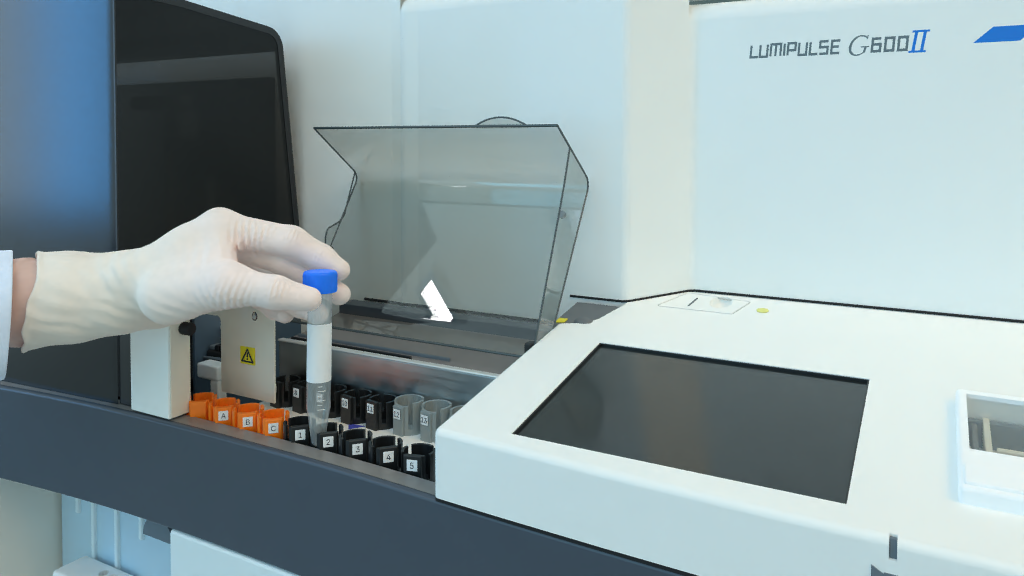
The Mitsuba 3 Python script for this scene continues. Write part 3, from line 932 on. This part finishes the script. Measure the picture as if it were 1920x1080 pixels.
wr = J(225, 549, .530)
iM, mM, rM, lM = J(412, 428, .528), J(420, 454, .541), J(418, 480, .565), J(412, 508, .584)
palm = cap_d(J(262, 520, .517), iM, .0165, .0128)
for (a, ra, b, rb) in [(J(255, 528, .535), .0180, mM, .0135), (J(252, 540, .550), .0170, rM, .0125), (J(250, 555, .560), .0160, lM, .0115)]:
    palm = smin(palm, cap_d(a, b, ra, rb), .010)
tM = J(428, 534, .4885)
tC = J(320, 552, .503)
palm = smin(palm, cap_d(tC, tM, .0195, .0125), .012)
palm = smin(palm, cap_d(J(300, 572, .548), J(372, 553, .574), .0165, .0120), .012)
palm = smin(palm, cap_d(J(414, 448, .520), J(414, 522, .497), .0100, .0100), .010)
palm = smin(palm, cap_d(J(360, 480, .522), J(385, 520, .510), .017, .015), .012)
fore_r = [(-260, 575, .0330), (60, 566, .0300), (225, 549, .0268)]
arm_in = cap_d(J(-330, 580, .505), J(60, 566, .522), .0325, .0276)
arm_in = smin(arm_in, cap_d(J(60, 566, .522), J(225, 549, .530), .0276, .0230, 1.0), .01)
arm_gl = cap_d(J(45, 566, .522), J(140, 557, .526), .0318, .0292)
arm_gl = smin(arm_gl, cap_d(J(140, 557, .526), J(228, 549, .530), .0292, .0262), .008)
arm_gl = smin(arm_gl, cap_d(J(228, 549, .530), J(290, 535, .530), .0262, .0225), .010)
fingers = [
    (chain([tM, J(516, 548, .4845), J(580, 561, .4885)], [.0122, .0102, .0076], .004), .010),
    (chain([iM, J(545, 454, .527), J(603, 486, .531), J(636, 506, .529)], [.0122, .0107, .0094, .0074], .004), .008),
    (chain([mM, J(532, 491, .533), J(597, 527, .537), J(637, 552, .532)], [.0108, .0086, .0085, .0073], .004), .006),
    (chain([rM, J(512, 538, .553), J(565, 572, .553), J(596, 589, .5330)], [.0112, .0098, .0088, .0072], .004), .006),
    (chain([lM, J(488, 556, .588), J(518, 578, .574), J(535, 589, .560)], [.0102, .0088, .0080, .0068], .004), .006)]


def unite(arm):
    base = smin(palm, arm, .012)
    out = base
    for d, k in fingers:
        out = np.minimum(out, smin(base, d, k))
    return out


def wrinkle(c, radius, d, lam, amp, seed=0, stretch=None):
    """a patch of creases: ridges across direction d"""
    c = np.asarray(c)
    d = np.asarray(d, float) / np.linalg.norm(d)
    q = P - c.astype(np.float32)
    g = np.exp(-(q * q).sum(-1) / radius ** 2)
    sel = g > .02
    s = q[sel] @ d.astype(np.float32)
    wob = meshkit.noise(P[sel] * 90, seed) * 3.0
    out = np.zeros(P.shape[:3], np.float32)
    w = np.sin(2 * math.pi * s / lam + wob)
    out[sel] = amp * g[sel] * (np.abs(w) ** .7 * np.sign(w))
    return out


a_, b_, c_ = P[..., 0], P[..., 1], P[..., 2]
def slope(px, py):
    q = J(px, py, .52)
    return q[0] / q[1], q[2]


(sTop, zTop), (sBot, zBot) = slope(67, 475), slope(36, 655)
tt = (zTop - c_) / (zTop - zBot)
cutline = (sTop + (sBot - sTop) * tt) * b_ + .0016 * np.sin(tt * 7.5 + .2) + .0008 * np.sin(tt * 19 + b_ * 160)
glove = unite(arm_gl)
glove -= .0012 * np.exp(-((a_ - cutline) / .0030) ** 2) * (a_ > cutline - .01) + .0012 * np.exp(-((a_ - cutline) / .02) ** 2)
mask_arm = np.clip((J(300, 540, .53)[0] - a_) / .03, 0, 1)
lowf = (meshkit.noise(P[::2, ::2, ::2] * np.array([38, 30, 60]), 5) - .5).astype(np.float32)
lowf = np.repeat(np.repeat(np.repeat(lowf, 2, 0), 2, 1), 2, 2)[:shape[0], :shape[1], :shape[2]]
from scipy.ndimage import gaussian_filter
lowf = gaussian_filter(lowf, 1.2)
glove -= .0018 * lowf * mask_arm
glove -= .0010 * lowf * (1 - mask_arm)
for w in [
    (J(463, 445, .517), .012, (1, .2, -.10), .0042, .0011, 1),      # web between index and thumb
    (J(450, 472, .512), .011, (1, .2, .35), .0046, .0009, 2),
    (J(440, 560, .480), .013, (1, 0, -.35), .0040, .00075, 3),        # thumb base
    (J(405, 566, .487), .013, (1, 0, .55), .0048, .0008, 4),
    (J(549, 440, .518), .0075, (1, 0, -.25), .0028, .00065, 5),      # index joint
    (J(541, 492, .540), .0070, (1, 0, -.3), .0030, .0006, 6),
    (J(517, 545, .474), .0085, (1, 0, -.2), .0030, .0006, 7),        # thumb joint
    (J(560, 552, .478), .0060, (1, 0, -.2), .0026, .0004, 17),
    (J(600, 478, .521), .0070, (1, 0, -.4), .0027, .0005, 8),
    (J(500, 430, .516), .0090, (1, 0, -.15), .0036, .0004, 18),
    (J(215, 500, .506), .018, (.8, 0, .7), .0085, .0005, 9),         # wrist folds
    (J(230, 590, .510), .020, (.5, 0, 1), .0090, .0004, 10),
    (J(120, 600, .500), .024, (.25, 0, 1), .0100, .0003, 11),
    (J(90, 520, .500), .024, (.5, 0, .9), .0110, .0003, 12),
    (J(330, 590, .492), .018, (.45, 0, 1), .0075, .0004, 13),
    (J(385, 500, .500), .016, (.9, 0, .5), .0070, .0004, 14)]:
    glove -= wrinkle(*w)
hollow = np.maximum(arm_in - .0006, a_ - J(190, 540, .53)[0])
shell = np.maximum(glove, cutline - a_)
shell = np.maximum(shell, -np.maximum(glove + .0021, a_ - J(120, 540, .53)[0]))
gm = surface_nets(shell.astype(np.float64), lo, H)
gm = max(gm.split(only_watertight=False), key=lambda g: len(g.faces))
gm = relax(gm, 3)
gm.vertices = gm.vertices @ BASIS
body = unite(arm_in) + np.where(a_ > J(70, 540, .53)[0], .0022, 0)
bm = surface_nets(body.astype(np.float64)[::2, ::2, ::2], lo, 2 * H)
bm = max(bm.split(only_watertight=False), key=lambda g: len(g.faces))
bm = relax(bm, 4)
bm.vertices = bm.vertices @ BASIS
PE = 'person'
labels[PE] = {'label': 'person in a white coat reaching in with a latex-gloved hand to lower a capped tube', 'category': 'person'}
add(PE, bm, 'skin', True)
add(PE + '__glove', gm, 'glove_latex', True, 'cream latex glove with a loose cuff')
# coat sleeve: a cloth tube with folds, open at the wrist
nA, nL = 96, 40
th = np.linspace(0, 2 * math.pi, nA + 1)
c0, c1 = J(20, 590, .520), J(-420, 640, .500)
rows = []


def sleeve_ring(u, r_off):
    c = c0 + (c1 - c0) * u
    r = .0430 + .010 * u + r_off
    ru = r * (1 + .03 * np.sin(3 * th + 9 * u) * (.3 + u) + .02 * np.sin(5 * th - 14 * u + 1))
    hgt = np.sin(th)
    x = c[0] + (.0016 * hgt - .0016 * (hgt - 1) ** 2 * .6 + .9 * ru * np.cos(th) * c0[0] / c0[1]) * (1 - u)
    return np.stack([x * np.ones_like(th), c[1] + .9 * ru * np.cos(th), c[2] + ru * np.sin(th)], -1)


for u in np.linspace(1, 0, nL):
    rows.append(sleeve_ring(u, 0))
rows.append(sleeve_ring(-.004, -.0008))
for u in np.linspace(.0, .5, 10):
    rows.append(sleeve_ring(u, -.0022))
sm = grid_mesh(np.array(rows))
sm.vertices = sm.vertices @ BASIS
add(PE + '__coat_sleeve', sm, 'coat_cloth', 50, 'white coat sleeve at the edge of the picture')

# ------------------------------------------------------------------ in the open bay under the band
B = 'white_box'
labels[B] = {'label': 'small white box with two dark holes standing in the bay under the band', 'category': 'box'}
b = rbox((-.640, .366, .80), (-.572, .3960, .9440), .003)
hx = [(-.5985, .3850), (-.5870, .3845)]
for x, y in hx:
    b -= cyl((x, y, .925), (x, y, .96), .0042)
add(B + '__case', tm(b), 'white_plastic')
for x, y in hx:
    add(B + '__hole_lining', tm(cyl((x, y, .9255), (x, y, .9395), .0040)), 'black_plastic')
K = 'waste_tank'
labels[K] = {'label': 'pale blue ribbed plastic tank at the back of the bay under the band', 'category': 'tank'}
add(K + '__body', tm(rbox((-.684, .400, .80), (-.484, .4100, 1.0225), .003)), 'pale_blue_plastic')
for px, hgt in [(150, .028), (179, .085), (222, .095), (268, .03)]:
    q = aty(px, 990, .400)
    add(K + '__rib', tm(rbox((q[0] - .0022, .3970, 1.003 - hgt), (q[0] + .0022, .4015, 1.010), .0014)), 'pale_panel')
